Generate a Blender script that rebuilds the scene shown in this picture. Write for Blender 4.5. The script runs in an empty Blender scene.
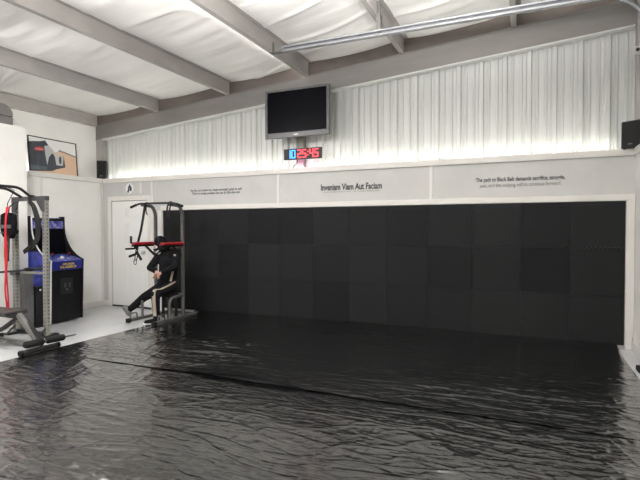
import bpy, bmesh, math, random
import numpy as np
from mathutils import Vector, Matrix, noise

random.seed(7)
sc = bpy.context.scene
COL = sc.collection
V = Vector

# ------------------------------------------------------------------ materials
def mat(name, col, rough=0.5, metal=0.0, spec=0.5, emit=None, estr=0.0, coat=0.0):
    m = bpy.data.materials.new(name); m.use_nodes = True
    b = m.node_tree.nodes['Principled BSDF']
    b.inputs['Base Color'].default_value = (*col, 1)
    b.inputs['Roughness'].default_value = rough
    b.inputs['Metallic'].default_value = metal
    b.inputs['Specular IOR Level'].default_value = spec
    b.inputs['Coat Weight'].default_value = coat
    if emit:
        b.inputs['Emission Color'].default_value = (*emit, 1)
        b.inputs['Emission Strength'].default_value = estr
    return m

def nodes(m):
    return m.node_tree.nodes, m.node_tree.links, m.node_tree.nodes['Principled BSDF']

def vary(m, a, b, scale=(6, 6, 6), detail=4, lo=0.35, hi=0.65, bump=0.0, bscale=None, dist=0.01):
    """mottle the base colour between a and b and, if asked, add a bump"""
    N, L, bs = nodes(m)
    tc = N.new('ShaderNodeTexCoord'); mp = N.new('ShaderNodeMapping')
    mp.inputs['Scale'].default_value = scale
    L.new(tc.outputs['Object'], mp.inputs['Vector'])
    nz = N.new('ShaderNodeTexNoise'); nz.inputs['Scale'].default_value = 1; nz.inputs['Detail'].default_value = detail
    L.new(mp.outputs['Vector'], nz.inputs['Vector'])
    cr = N.new('ShaderNodeValToRGB')
    cr.color_ramp.elements[0].position = lo; cr.color_ramp.elements[0].color = (*a, 1)
    cr.color_ramp.elements[1].position = hi; cr.color_ramp.elements[1].color = (*b, 1)
    L.new(nz.outputs['Fac'], cr.inputs['Fac']); L.new(cr.outputs['Color'], bs.inputs['Base Color'])
    if bump:
        mp2 = N.new('ShaderNodeMapping'); mp2.inputs['Scale'].default_value = bscale or scale
        L.new(tc.outputs['Object'], mp2.inputs['Vector'])
        n2 = N.new('ShaderNodeTexNoise'); n2.inputs['Scale'].default_value = 1; n2.inputs['Detail'].default_value = 5
        L.new(mp2.outputs['Vector'], n2.inputs['Vector'])
        bp = N.new('ShaderNodeBump'); bp.inputs['Strength'].default_value = bump; bp.inputs['Distance'].default_value = dist
        L.new(n2.outputs['Fac'], bp.inputs['Height']); L.new(bp.outputs['Normal'], bs.inputs['Normal'])
    return m

M = {}
M['paint'] = vary(mat('white_wall_paint', (.78, .77, .75), .55), (.835, .825, .80), (.87, .86, .835), (3, 3, 3), 3)
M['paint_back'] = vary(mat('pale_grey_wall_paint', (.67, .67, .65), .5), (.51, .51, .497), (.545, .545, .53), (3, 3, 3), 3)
M['trim'] = mat('white_trim_paint', (.72, .70, .67), .4)
M['door'] = mat('white_door_paint', (.80, .80, .78), .4)
M['liner'] = mat('white_metal_liner', (.545, .556, .54), .33)
M['beam'] = vary(mat('grey_beam_primer', (.36, .34, .325), .5), (.34, .325, .31), (.385, .365, .35), (1.5, 3, 6), 4)
M['rafter'] = vary(mat('grey_rafter_primer', (.30, .285, .27), .5), (.175, .165, .155), (.205, .194, .183), (1.5, 3, 6), 4)
M['gap'] = vary(mat('dark_brown_grey', (.075, .062, .055), .7), (.10, .082, .072), (.14, .117, .102), (2, 3, 4), 4)
M['fabric'] = vary(mat('white_ceiling_vinyl', (.80, .79, .77), .5), (.83, .82, .80), (.89, .88, .86), (.5, 2, 2), 3, bump=.18, bscale=(1.2, 14, 3), dist=.015)
M['floor'] = vary(mat('grey_floor_coating', (.52, .53, .545), .18), (.50, .51, .53), (.55, .56, .57), (2, 2, 2), 5)
M['black'] = mat('black_plastic', (.006, .006, .007), .45, spec=.35)
M['blackmetal'] = mat('black_coated_steel', (.011, .011, .012), .4)
M['rubber'] = mat('black_rubber', (.010, .010, .010), .75, spec=.3)
M['steel'] = vary(mat('grey_coated_steel', (.13, .126, .12), .4), (.115, .112, .106), (.145, .14, .133), (8, 8, 8), 3)
M['olive'] = vary(mat('warm_grey_powder_coat', (.20, .195, .175), .5), (.18, .175, .155), (.22, .215, .195), (9, 9, 9), 3)
M['towersteel'] = vary(mat('dark_grey_coated_steel', (.09, .088, .086), .38), (.08, .078, .076), (.105, .10, .098), (8, 8, 8), 3)
M['darksteel'] = mat('charcoal_steel', (.034, .034, .036), .4)
M['chrome'] = mat('bright_steel', (.62, .62, .62), .3, 1.0)
M['galv'] = vary(mat('galvanised_steel', (.30, .31, .33), .45, .6), (.27, .28, .30), (.34, .35, .37), (12, 12, 12), 4)
M['red'] = vary(mat('red_vinyl', (.33, .009, .017), .38), (.30, .008, .014), (.37, .012, .021), (14, 14, 14), 3)
M['redband'] = mat('bright_red_latex', (.50, .008, .02), .5)
M['screen'] = mat('tv_glass', (.002, .002, .004), .3, spec=.06)
M['bezel'] = mat('tv_grey_bezel', (.10, .10, .104), .35)
M['vinylpad'] = mat('dark_vinyl_pad', (.025, .025, .027), .45)
M['carpet'] = vary(mat('grey_box_carpet', (.10, .10, .102), .95), (.075, .075, .078), (.13, .13, .132), (60, 60, 60), 4)
M['ink'] = mat('dark_lettering_vinyl', (.05, .05, .055), .5)
M['ink2'] = mat('grey_lettering', (.24, .235, .23), .5)
M['gold'] = mat('yellow_lettering', (.90, .62, .04), .4)
M['white'] = mat('plain_white', (.80, .80, .80), .4)
M['silver'] = mat('brushed_knob_metal', (.55, .54, .52), .3, 1.0)
M['skin'] = vary(mat('skin', (.52, .29, .22), .5), (.49, .27, .20), (.56, .32, .25), (20, 20, 20), 3)
M['cloth'] = vary(mat('black_tracksuit_cloth', (.006, .006, .008), .9, spec=.15), (.0045, .0045, .006), (.009, .009, .011), (30, 30, 30), 4, bump=.3, bscale=(25, 25, 25), dist=.01)
M['tan'] = mat('tan_stripe_cloth', (.34, .29, .23), .85)
M['shoe'] = mat('grey_shoe', (.13, .125, .12), .7)
M['digit_blue'] = mat('blue_led_digits', (.01, .05, .2), .4, emit=(.03, .30, 1.0), estr=2.6)
M['digit_red'] = mat('red_led_digits', (.2, .01, .01), .4, emit=(1.0, .03, .05), estr=2.6)
M['led'] = mat('warm_white_led', (.9, .9, .88), .5, emit=(1.0, .985, .90), estr=25.0)
M['led_beam'] = mat('white_beam_led', (.9, .9, .88), .5, emit=(1.0, .98, .94), estr=100.0)

# puzzle mat foam: each tile slightly lighter or darker, fine woven relief
m = mat('charcoal_foam_mat', (.022, .023, .025), .65, spec=.18); M['foam'] = m
N, L, b = nodes(m)
oi = N.new('ShaderNodeObjectInfo'); cr = N.new('ShaderNodeValToRGB')
cr.color_ramp.elements[0].color = (.006, .0064, .0073, 1); cr.color_ramp.elements[1].color = (.0135, .014, .0148, 1)
L.new(oi.outputs['Random'], cr.inputs['Fac']); L.new(cr.outputs['Color'], b.inputs['Base Color'])

# black plastic sheeting: glossy with many fine creases running across the room
m = mat('black_plastic_sheeting', (.006, .006, .0065), .16, spec=.9); M['tarp'] = m; m.node_tree.nodes['Principled BSDF'].inputs['Coat Weight'].default_value = 1.0; m.node_tree.nodes['Principled BSDF'].inputs['Coat Roughness'].default_value = .12
N, L, b = nodes(m)
tc = N.new('ShaderNodeTexCoord')
mp = N.new('ShaderNodeMapping'); mp.inputs['Scale'].default_value = (3.2, 13, 1); mp.inputs['Rotation'].default_value = (0, 0, .08)
L.new(tc.outputs['Object'], mp.inputs['Vector'])
nz = N.new('ShaderNodeTexNoise'); nz.inputs['Scale'].default_value = 1.0; nz.inputs['Detail'].default_value = 6; nz.inputs['Distortion'].default_value = .6
L.new(mp.outputs['Vector'], nz.inputs['Vector'])
mp2 = N.new('ShaderNodeMapping'); mp2.inputs['Scale'].default_value = (5.0, 15, 1); mp2.inputs['Rotation'].default_value = (0, 0, -.3)
L.new(tc.outputs['Object'], mp2.inputs['Vector'])
wn = N.new('ShaderNodeTexNoise'); wn.inputs['Scale'].default_value = .45; wn.inputs['Detail'].default_value = 3
L.new(mp2.outputs['Vector'], wn.inputs['Vector'])
va = N.new('ShaderNodeVectorMath'); va.operation = 'MULTIPLY_ADD'; va.inputs[1].default_value = (2.6, 2.6, 0)
L.new(wn.outputs['Color'], va.inputs[0]); L.new(mp2.outputs['Vector'], va.inputs[2])
n2 = N.new('ShaderNodeTexVoronoi'); n2.feature = 'F1'; n2.voronoi_dimensions = '2D'; n2.inputs['Scale'].default_value = 1.0
L.new(va.outputs['Vector'], n2.inputs['Vector'])
ad = N.new('ShaderNodeMath'); ad.operation = 'MULTIPLY_ADD'; ad.inputs[1].default_value = .55
L.new(n2.outputs['Distance'], ad.inputs[0]); L.new(nz.outputs['Fac'], ad.inputs[2])
bp = N.new('ShaderNodeBump'); bp.inputs['Strength'].default_value = .85; bp.inputs['Distance'].default_value = .014
L.new(ad.outputs[0], bp.inputs['Height']); L.new(bp.outputs['Normal'], b.inputs['Normal'])

def art(name, cols, scale, seed):
    m = mat(name, (.1, .1, .3), .3); N, L, b = nodes(m)
    tc = N.new('ShaderNodeTexCoord'); mp = N.new('ShaderNodeMapping'); mp.inputs['Location'].default_value = (seed, seed * .7, seed * 1.3)
    mp.inputs['Scale'].default_value = (scale,) * 3
    L.new(tc.outputs['Object'], mp.inputs['Vector'])
    nz = N.new('ShaderNodeTexNoise'); nz.inputs['Scale'].default_value = 1; nz.inputs['Detail'].default_value = 3; nz.inputs['Distortion'].default_value = 2.2
    L.new(mp.outputs['Vector'], nz.inputs['Vector'])
    cr = N.new('ShaderNodeValToRGB'); e = cr.color_ramp.elements
    while len(e) < len(cols): e.new(.5)
    for i, (p, c) in enumerate(cols): e[i].position = p; e[i].color = (*c, 1)
    L.new(nz.outputs['Fac'], cr.inputs['Fac']); L.new(cr.outputs['Color'], b.inputs['Base Color'])
    return m
M['art_side'] = art('blue_cabinet_side_art', [(.30, (.012, .012, .05)), (.44, (.012, .02, .15)), (.56, (.03, .05, .36)), (.66, (.06, .04, .2)), (.74, (.30, .34, .5))], 5, 3.1)
M['art_marquee'] = art('marquee_art', [(.32, (.01, .01, .05)), (.45, (.06, .06, .32)), (.55, (.12, .14, .42)), (.63, (.38, .30, .34)), (.72, (.15, .35, .45))], 11, 8.2)
M['art_panel'] = art('control_panel_art', [(.30, (.02, .02, .12)), (.46, (.03, .05, .30)), (.58, (.09, .13, .46)), (.66, (.05, .16, .12)), (.74, (.35, .42, .7))], 9, 5.4)
M['art_blue'] = mat('blue_panel_front', (.015, .022, .19), .3)

# ------------------------------------------------------------------ helpers
def tag(o, label=None, cat=None, group=None, kind=None):
    if label: o['label'] = label
    if cat: o['category'] = cat
    if group: o['group'] = group
    if kind: o['kind'] = kind
    return o

def thing(name, loc, label, cat, group=None):
    o = bpy.data.objects.new(name, None); COL.objects.link(o)
    o.location = loc; o.empty_display_size = .1
    return tag(o, label, cat, group)

def root_loc(o):
    p = V((0, 0, 0))
    while o: p += V(o.location); o = o.parent
    return p

class MB:
    """collects shapes given in world coordinates; build() links them as one mesh object"""
    def __init__(s): s.bm = bmesh.new(); s.mi = 0
    def _mark(s, fs):
        for f in fs: f.material_index = s.mi
    def box(s, lo, hi, rot=None, pivot=None):
        lo, hi = V(lo), V(hi); vs = []
        for z in (lo.z, hi.z):
            for x, y in ((lo.x, lo.y), (hi.x, lo.y), (hi.x, hi.y), (lo.x, hi.y)): vs.append(V((x, y, z)))
        if rot is not None:
            c = V(pivot) if pivot is not None else (lo + hi) / 2
            vs = [c + rot @ (v - c) for v in vs]
        v = [s.bm.verts.new(p) for p in vs]
        s._mark([s.bm.faces.new([v[i] for i in q]) for q in ((0, 3, 2, 1), (4, 5, 6, 7), (0, 1, 5, 4), (1, 2, 6, 5), (2, 3, 7, 6), (3, 0, 4, 7))])
        return s
    def prism(s, poly, vec):
        """polygon (3-D points) swept along vec"""
        a = [s.bm.verts.new(V(p)) for p in poly]; b = [s.bm.verts.new(V(p) + V(vec)) for p in poly]
        n = len(a); fs = [s.bm.faces.new(a[::-1]), s.bm.faces.new(b)]
        for i in range(n): fs.append(s.bm.faces.new((a[i], a[(i + 1) % n], b[(i + 1) % n], b[i])))
        s._mark(fs); return s
    def sweep(s, pts, prof, up=(0, 0, 1), cap=True, scales=None):
        """2-D profile (side, up) carried along a polyline"""
        pts = [V(p) for p in pts]; rings = []; n = len(pts)
        t0 = (pts[1] - pts[0]).normalized(); u = V(up); u = (u - t0 * u.dot(t0))
        if u.length < 1e-3: u = V((1, 0, 0)); u = u - t0 * u.dot(t0)
        u.normalize()
        for i in range(n):
            t = (pts[min(i + 1, n - 1)] - pts[max(i - 1, 0)]).normalized()
            u = (u - t * u.dot(t)).normalized(); w = t.cross(u)
            k = scales[i] if scales else 1
            rings.append([s.bm.verts.new(pts[i] + w * (a * k) + u * (b * k)) for a, b in prof])
        m = len(prof); fs = []
        for i in range(n - 1):
            for j in range(m):
                fs.append(s.bm.faces.new((rings[i][j], rings[i][(j + 1) % m], rings[i + 1][(j + 1) % m], rings[i + 1][j])))
        if cap: fs.append(s.bm.faces.new(rings[0][::-1])); fs.append(s.bm.faces.new(rings[-1]))
        s._mark(fs); return s
    def tube(s, pts, r, n=12, scales=None):
        return s.sweep(pts, [(r * math.cos(2 * math.pi * k / n), r * math.sin(2 * math.pi * k / n)) for k in range(n)], scales=scales)
    def bar(s, pts, w, h, up=(0, 0, 1)):
        return s.sweep(pts, [(-w / 2, -h / 2), (w / 2, -h / 2), (w / 2, h / 2), (-w / 2, h / 2)], up)
    def cyl(s, p0, p1, r, n=20): return s.tube([p0, p1], r, n)
    def ball(s, c, r, sx=1, sy=1, sz=1, n=12, rot=None):
        mm = Matrix.Translation(V(c)) @ (rot.to_4x4() if rot else Matrix()) @ Matrix.Diagonal((r * sx, r * sy, r * sz, 1))
        g = bmesh.ops.create_uvsphere(s.bm, u_segments=n + 4, v_segments=n, radius=1, matrix=mm)
        s._mark({f for v in g['verts'] for f in v.link_faces}); return s
    def lathe(s, c, axis, prof, n=20):
        """prof: (distance along axis, radius)"""
        ax = V(axis).normalized(); a = ax.orthogonal().normalized(); bb = ax.cross(a); rings = []
        for d, r in prof:
            rings.append([s.bm.verts.new(V(c) + ax * d + (a * math.cos(2 * math.pi * k / n) + bb * math.sin(2 * math.pi * k / n)) * r) for k in range(n)])
        fs = []
        for i in range(len(rings) - 1):
            for k in range(n): fs.append(s.bm.faces.new((rings[i][k], rings[i][(k + 1) % n], rings[i + 1][(k + 1) % n], rings[i + 1][k])))
        fs.append(s.bm.faces.new(rings[0][::-1])); fs.append(s.bm.faces.new(rings[-1])); s._mark(fs); return s
    def build(s, name, mats, parent=None, bevel=0, seg=2, smooth=False, origin=None, label=None):
        bmesh.ops.recalc_face_normals(s.bm, faces=s.bm.faces[:])
        o0 = root_loc(parent) if parent else V(origin) if origin is not None else V((0, 0, 0))
        bmesh.ops.translate(s.bm, vec=-o0, verts=s.bm.verts[:])
        me = bpy.data.meshes.new(name); s.bm.to_mesh(me); s.bm.free()
        for q in (mats if isinstance(mats, (list, tuple)) else [mats]): me.materials.append(q)
        o = bpy.data.objects.new(name, me); COL.objects.link(o)
        if parent: o.parent = parent
        else: o.location = o0
        if smooth:
            for p in me.polygons: p.use_smooth = True
            try: me.set_sharp_from_angle(angle=math.radians(40))
            except Exception: pass
        if bevel:
            md = o.modifiers.new('edge', 'BEVEL'); md.width = bevel; md.segments = seg; md.limit_method = 'ANGLE'; md.harden_normals = False
        if label: o['label'] = label
        return o

def smooth_path(pts, k=6):
    """Catmull-Rom through the points"""
    P = [V(p) for p in pts]; out = []
    for i in range(len(P) - 1):
        a, b, c, d = P[max(i - 1, 0)], P[i], P[i + 1], P[min(i + 2, len(P) - 1)]
        for j in range(k):
            t = j / k
            out.append(.5 * ((2 * b) + (c - a) * t + (2 * a - 5 * b + 4 * c - d) * t * t + (3 * b - a - 3 * c + d) * t ** 3))
    out.append(P[-1]); return out

def fillet(pts, r, k=5):
    """polyline with rounded corners"""
    P = [V(p) for p in pts]; out = [P[0]]
    for i in range(1, len(P) - 1):
        a = (P[i - 1] - P[i]); c = (P[i + 1] - P[i]); q = min(r, a.length * .45, c.length * .45)
        p0 = P[i] + a.normalized() * q; p1 = P[i] + c.normalized() * q
        for j in range(k + 1):
            t = j / k; out.append((1 - t) ** 2 * p0 + 2 * t * (1 - t) * P[i] + t * t * p1)
    out.append(P[-1]); return out

def structure(o, label=None): return tag(o, label, kind='structure')

# 2-D value noise on arrays
def vnoise(x, y, seed):
    rs = np.random.RandomState(seed); T = rs.rand(256, 256) * 2 - 1
    xi = np.floor(x).astype(int); yi = np.floor(y).astype(int); fx = x - xi; fy = y - yi
    fx = fx * fx * fx * (fx * (fx * 6 - 15) + 10); fy = fy * fy * fy * (fy * (fy * 6 - 15) + 10)
    g = lambda a, b: T[a % 256, b % 256]
    return (g(xi, yi) * (1 - fx) + g(xi + 1, yi) * fx) * (1 - fy) + (g(xi, yi + 1) * (1 - fx) + g(xi + 1, yi + 1) * fx) * fy

def grid_mesh(name, X, Y, Z, m):
    ny, nx = X.shape
    co = np.stack([X, Y, Z], -1).reshape(-1, 3)
    i = np.arange((ny - 1) * (nx - 1)); r = i // (nx - 1); c = i % (nx - 1); a = r * nx + c
    f = np.stack([a, a + 1, a + nx + 1, a + nx], 1)
    me = bpy.data.meshes.new(name)
    me.vertices.add(len(co)); me.vertices.foreach_set('co', co.ravel().astype(np.float32))
    me.loops.add(f.size); me.loops.foreach_set('vertex_index', f.ravel().astype(np.int32))
    me.polygons.add(len(f)); me.polygons.foreach_set('loop_start', (np.arange(len(f)) * 4).astype(np.int32))
    me.polygons.foreach_set('use_smooth', np.ones(len(f), bool))
    me.update(calc_edges=True); me.materials.append(m)
    o = bpy.data.objects.new(name, me); COL.objects.link(o); return o

# ------------------------------------------------------------------ dimensions
D = 7.105          # face of the lower back wall
XL, XR = -7.87, 1.235
YB = -5.0          # wall behind the camera
LEDGE = 2.53
def z_pur(x, y=7.12): return 3.664 + .0855 * (x + 7.83) + .016 * (y - 7.12)      # underside of the purlins
def z_raf(x): return 3.374 + .0808 * (x + 7.83)                               # underside of the rafter

# ------------------------------------------------------------------ the room
structure(MB().box((-8.4, YB - .2, -.12), (1.6, 7.6, 0)).build('floor', M['floor']), 'glossy pale grey coated concrete floor')

wb = MB().box((-8.12, D, 0), (XR + .25, 7.36, LEDGE)).build('wall_back', M['paint_back'])
structure(wb, 'white lower back wall with a ledge along its top')
structure(MB().box((-8.12, YB, 0), (XL, 7.2, LEDGE)).build('wall_left', M['paint']), 'white lower left wall with a ledge along its top')
structure(MB().box((XR, YB, 0), (XR + .25, 7.2, LEDGE)).build('wall_right', M['paint']), 'white lower right wall')
structure(MB().box((-8.3, YB - .1, 0), (1.6, YB, 5)).build('wall_rear', M['paint']), 'white wall behind the camera')
structure(MB().box((-8.22, YB, LEDGE), (-8.12, 7.5, 3.95)).build('wall_left_upper', M['paint']), 'white upper left wall above the ledge')
structure(MB().box((1.5, YB, LEDGE), (1.6, 7.5, 4.9)).build('wall_right_upper', M['liner']), 'white upper right wall above the ledge')

# ribbed metal liner panels above the ledge
prof = []; x = -8.12; pitch = .3147; x0r = -8.12 + .12
def rib_profile(xa, xb):
    pts = [(xa, 0.)]; k = math.floor((xa - .310) / pitch)
    c = .310 + k * pitch
    while c < xb + pitch:
        for dx, dy in ((-.042, 0), (-.024, .045), (.024, .045), (.042, 0), (.080, 0), (.092, .014), (.112, .014), (.124, 0), (.190, 0), (.202, .014), (.222, .014), (.234, 0)):
            if xa < c + dx < xb: pts.append((c + dx, dy))
        c += pitch
    pts.append((xb, 0.)); return pts
bm = MB(); pr = rib_profile(-8.12, 1.5)
lo = [bm.bm.verts.new((x, 7.29 - d, LEDGE - .03)) for x, d in pr]; hi = [bm.bm.verts.new((x, 7.29 - d, z_raf(x) + .15)) for x, d in pr]
for i in range(len(pr) - 1): bm.bm.faces.new((lo[i], lo[i + 1], hi[i + 1], hi[i]))
w = bm.build('wall_back_upper', M['liner']); structure(w, 'white ribbed metal liner panels above the ledge')

# rafter along the back wall with a dark brown band above it
bm = MB()
xa, xb = -8.12, 1.5
for z0f, z1f, y0, y1 in ((lambda x: z_raf(x), lambda x: z_pur(x) , 7.16, 7.26),
                         (lambda x: z_raf(x), lambda x: z_raf(x) + .012, 7.145, 7.27),
                         (lambda x: z_pur(x) - .014, lambda x: z_pur(x), 7.15, 7.27)):
    bm.prism([(xa, y0, z0f(xa)), (xb, y0, z0f(xb)), (xb, y0, z1f(xb)), (xa, y0, z1f(xa))], (0, y1 - y0, 0))
structure(bm.build('beam_back', M['rafter']), 'grey steel rafter sloping up to the right above the ribbed wall')
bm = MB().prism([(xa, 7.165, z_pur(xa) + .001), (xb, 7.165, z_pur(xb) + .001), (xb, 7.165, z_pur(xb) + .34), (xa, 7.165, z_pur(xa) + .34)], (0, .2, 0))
structure(bm.build('trim_1', M['gap']), 'dark brown strip between rafter and ceiling')
bm = MB().prism([(-7.93, 7.14, z_raf(-7.93) - .022), (1.22, 7.14, z_raf(1.22) - .022), (1.22, 7.14, z_raf(1.22) - .001), (-7.93, 7.14, z_raf(-7.93) - .001)], (0, .13, 0))
structure(bm.build('trim_2', M['liner']), 'thin white trim under the sloping rafter')

# corner columns and the post behind the clock
structure(MB().box((-8.12, 7.165, LEDGE), (-7.925, 7.285, 3.66)).build('column', M['beam'], bevel=.004), 'grey steel column in the left corner above the ledge')
structure(MB().box((1.235, 7.10, LEDGE), (1.45, 7.28, 4.45)).build('column', M['beam'], bevel=.004), 'grey steel column in the right corner above the ledge')
structure(MB().box((-3.555, 7.17, LEDGE), (-3.425, 7.29, z_raf(-3.5))).build('column', vary(mat('grey_green_post', (.22, .225, .20), .6), (.19, .195, .17), (.25, .255, .23), (9, 9, 9), 4), bevel=.004), 'grey post behind the wall clock')

# purlins: Z-shaped steel beams running from the rear wall to the rafter
PX = [-6.474, -4.869, -3.332, -1.742, -.176, 1.40]
for i, x in enumerate(PX):
    ye, ys = 7.16, YB; bm = MB()
    sh = lambda y: -.0075 * (y - 7)
    def sec(y):
        z = z_pur(x, y); h = .215; t = .006; X = x + sh(y)
        return [(X + t, y, z), (X + t, y, z + h - t), (X + .065, y, z + h - t), (X + .065, y, z + h), (X, y, z + h), (X, y, z + t), (X - .058, y, z + t), (X - .058, y, z + .024), (X - .064, y, z + .024), (X - .064, y, z)]
    A = [bm.bm.verts.new(p) for p in sec(ys)]; B = [bm.bm.verts.new(p) for p in sec(ye)]; n = len(A)
    for k in range(n): bm.bm.faces.new((A[k], A[(k + 1) % n], B[(k + 1) % n], B[k]))
    bm.bm.faces.new(A); bm.bm.faces.new(B[::-1])
    o = bm.build('ceiling_beam', M['beam'])
    structure(o, ['grey ceiling beam farthest left, reaching the rafter near the corner', 'long grey ceiling beam, second from the left', 'grey ceiling beam ending just above the television',
                  'grey ceiling beam with a hanger bracket holding the metal rail', 'grey ceiling beam straight ahead of the camera, right of the hanger', 'grey ceiling beam along the right wall'][i])
# eave strut along the left wall
bm = MB()
pa = [(-8.12, 7.12, 3.625), (-8.03, 7.12, 3.625), (-8.03, 7.12, 3.845), (-8.12, 7.12, 3.845)]
a = [bm.bm.verts.new((x, YB, z - .19)) for x, y, z in pa]; b_ = [bm.bm.verts.new(p) for p in pa]
for k in range(4): bm.bm.faces.new((a[k], a[(k + 1) % 4], b_[(k + 1) % 4], b_[k]))
bm.bm.faces.new(a); bm.bm.faces.new(b_[::-1])
structure(bm.build('beam_left', M['beam']), 'grey eave beam along the top of the left wall')

# white vinyl-faced insulation sagging between the purlins
xs = [-8.14] + PX + [1.62]
cols = []
for i in range(len(xs) - 1):
    n = 40 if i < len(xs) - 2 else 6
    for k in range(n): cols.append((xs[i], xs[i + 1], k / n))
cols.append((xs[-2], xs[-1], 1.0))
X1 = np.array([a + (b - a) * t for a, b, t in cols]); T1 = np.array([t for a, b, t in cols])
Y1 = np.linspace(YB, 7.2, 420)
Xg, Yg = np.meshgrid(X1, Y1); Tg = np.meshgrid(T1, Y1)[0]
Xs = Xg - .0075 * (Yg - 7)
env = 4 * Tg * (1 - Tg)
wr = .014 * vnoise(Xg * .45 + Yg * .1, Yg * 3.0 + Xg * .5, 11) + .005 * vnoise(Xg * .8 + 9, Yg * 9 + Xg * 1.4, 12)
rid = .020 * (1 - np.abs(vnoise(Xg * .4 + 3, Yg * 1.6 + Xg * .45, 14)) * 6).clip(0, 1)
Zg = z_pur(Xs, Yg) + .222 - .05 * env + (wr - rid) * (env ** .5) - .005 * (env ** .5)
Zg = np.maximum(Zg, z_pur(Xs, Yg) + .05)
Zg = Zg + (1 - np.minimum(1, env * 12)) * .004
structure(grid_mesh('ceiling', Xs, Yg, Zg, M['fabric']), 'white wrinkled vinyl insulation sagging between the ceiling beams')
structure(MB().box((-8.3, YB - .1, 5.0), (1.6, 7.6, 5.1)).build('roof', M['gap']))

# ledge trims, battens, frame around the mats, baseboards
tn = [3]
def trim(lo, hi, label, m='trim', bev=.004):
    o = MB().box(lo, hi).build('trim_%d' % tn[0], M[m], bevel=bev); tn[0] += 1; return structure(o, label)
trim((XL, D - .03, 2.458), (XR, D, 2.544), 'white ledge trim along the back wall')
trim((XL, YB, 2.458), (XL + .03, D - .03, 2.544), 'white ledge trim along the left wall')
trim((XR - .03, YB, 2.458), (XR, D - .03, 2.544), 'white ledge trim along the right wall')
trim((-6.37, D - .03, 1.892), (1.225, D, 1.975), 'white trim board above the black foam tiles')
trim((1.135, D - .03, .16), (XR - .005, D, 1.892), 'white trim board right of the black foam tiles')
trim((-6.435, D - .03, 0), (-6.352, D, 1.892), 'white trim board left of the black foam tiles')
for x, l in ((-3.856, 'left of the middle lettering'), (-1.312, 'left of the right lettering'), (-6.6, 'right of the door')):
    trim((x - .025, D - .012, 1.975 if x > -6 else 0), (x + .025, D, 2.458), 'white wall batten ' + l, bev=.002)
trim((-6.9, D - .012, 2.22), (-6.85, D, 2.458), 'short white batten above the door')
for y, l in ((5.76, 'nearest the arcade cabinet'), (7.05, 'in the corner')):
    trim((XL, y - .025, .1), (XL + .012, y + .025, 2.458), 'white left wall batten ' + l, bev=.002)
def bb(name, lo, hi, l): structure(MB().box(lo, hi).build(name, M['trim'], bevel=.006), l)
bb('baseboard_left', (XL, 5.2, 0), (XL + .018, D - .02, .10), 'white baseboard of the left wall')
bb('baseboard_right', (XR - .018, YB, 0), (XR, D - .03, .11), 'white baseboard of the right wall')
bb('baseboard_back', (1.135, D - .026, 0), (XR - .02, D, .16), 'white plinth block under the trim in the right corner')
bb('baseboard_corner', (XL + .02, D - .018, 0), (-7.72, D, .10), 'white baseboard between corner and door')

# the door in the back wall
dr = bpy.data.objects.new('door_1', None); COL.objects.link(dr); dr.location = (-7.16, D, 0); structure(dr, 'white six-panel door with brass-free round knob')
dr['label'] = 'white six-panel door behind the pull-up tower'
dx0, dx1, dz1 = -7.615, -6.70, 2.085
bm = MB().box((dx0, D - .02, .03), (dx1, D - .001, dz1))
pw = .30
for cx in (dx0 + .10 + pw / 2 + .03, dx1 - .10 - pw / 2 - .03):
    for z0, z1 in ((1.76, 1.97), (1.02, 1.66), (.22, .88)):
        for q, (e, dy) in enumerate(((0, .010), (.035, .020))):
            bm.box((cx - pw / 2 + e, D - .02 - dy, z0 + e), (cx + pw / 2 - e, D - .02, z1 - e))
bm.build('door_panel', M['door'], dr, bevel=.004)
bm = MB()
bm.box((dx0 - .105, D - .03, 0), (dx0 - .012, D, dz1 + .10)); bm.box((dx1 + .012, D - .03, 0), (dx1 + .08, D, dz1 + .10)); bm.box((dx0 - .012, D - .03, dz1 + .012), (dx1 + .012, D, dz1 + .10))
bm.build('door_casing', M['trim'], dr, bevel=.004)
MB().box((dx0 - .012, D - .012, .03), (dx0 - .001, D - .002, dz1 + .012)).box((dx0, D - .012, dz1 + .001), (dx1 + .012, D - .002, dz1 + .012)).build('door_gap', M['gap'], dr)
MB().box((dx0, D - .035, .003), (dx1 + .08, D - .001, .03)).build('threshold', M['black'], dr)
MB().lathe((dx1 - .085, D - .02, 1.09), (0, -1, 0), [(0, .032), (.008, .032), (.012, .014), (.035, .014), (.042, .026), (.06, .028), (.07, .018)]).build('knob', M['silver'], dr, smooth=True)

# partition at the far left
pt = MB().box((XL + .001, 2.0, 0), (-7.425, 5.195, 3.165)).build('partition', M['paint'])
structure(pt, 'white partition box standing in front of the left wall')
# rounded grey case lying on top of it
M['case'] = mat('grey_case_plastic', (.16, .155, .15), .5)
t = thing('storage_case', (-7.65, 4.5, 3.165), 'rounded grey hard case lying on top of the white partition at the left edge', 'case')
def case_ring(z0, z1, grow):
    pass
outl = [(3.9, 3.17), (5.04, 3.17), (5.045, 3.31)] + [(4.88 + .165 * math.cos(a), 3.33 + .17 * math.sin(a)) for a in [math.pi / 2 * k / 8 for k in range(9)]] + [(3.9, 3.5)]
MB().prism([(-7.84, y, z) for y, z in outl if z < 3.315] + [(-7.84, 3.9, 3.312)], (.33, 0, 0)).build('case_body', M['case'], t, bevel=.006)
MB().prism([(-7.84, 3.9, 3.322), (-7.84, 5.045, 3.322)] + [(-7.84, y, z) for y, z in outl if z > 3.34], (.33, 0, 0)).build('case_lid', M['case'], t, bevel=.006)
MB().box((-7.835, 3.92, 3.310), (-7.515, 5.03, 3.324)).build('seam', M['black'], t)

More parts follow.
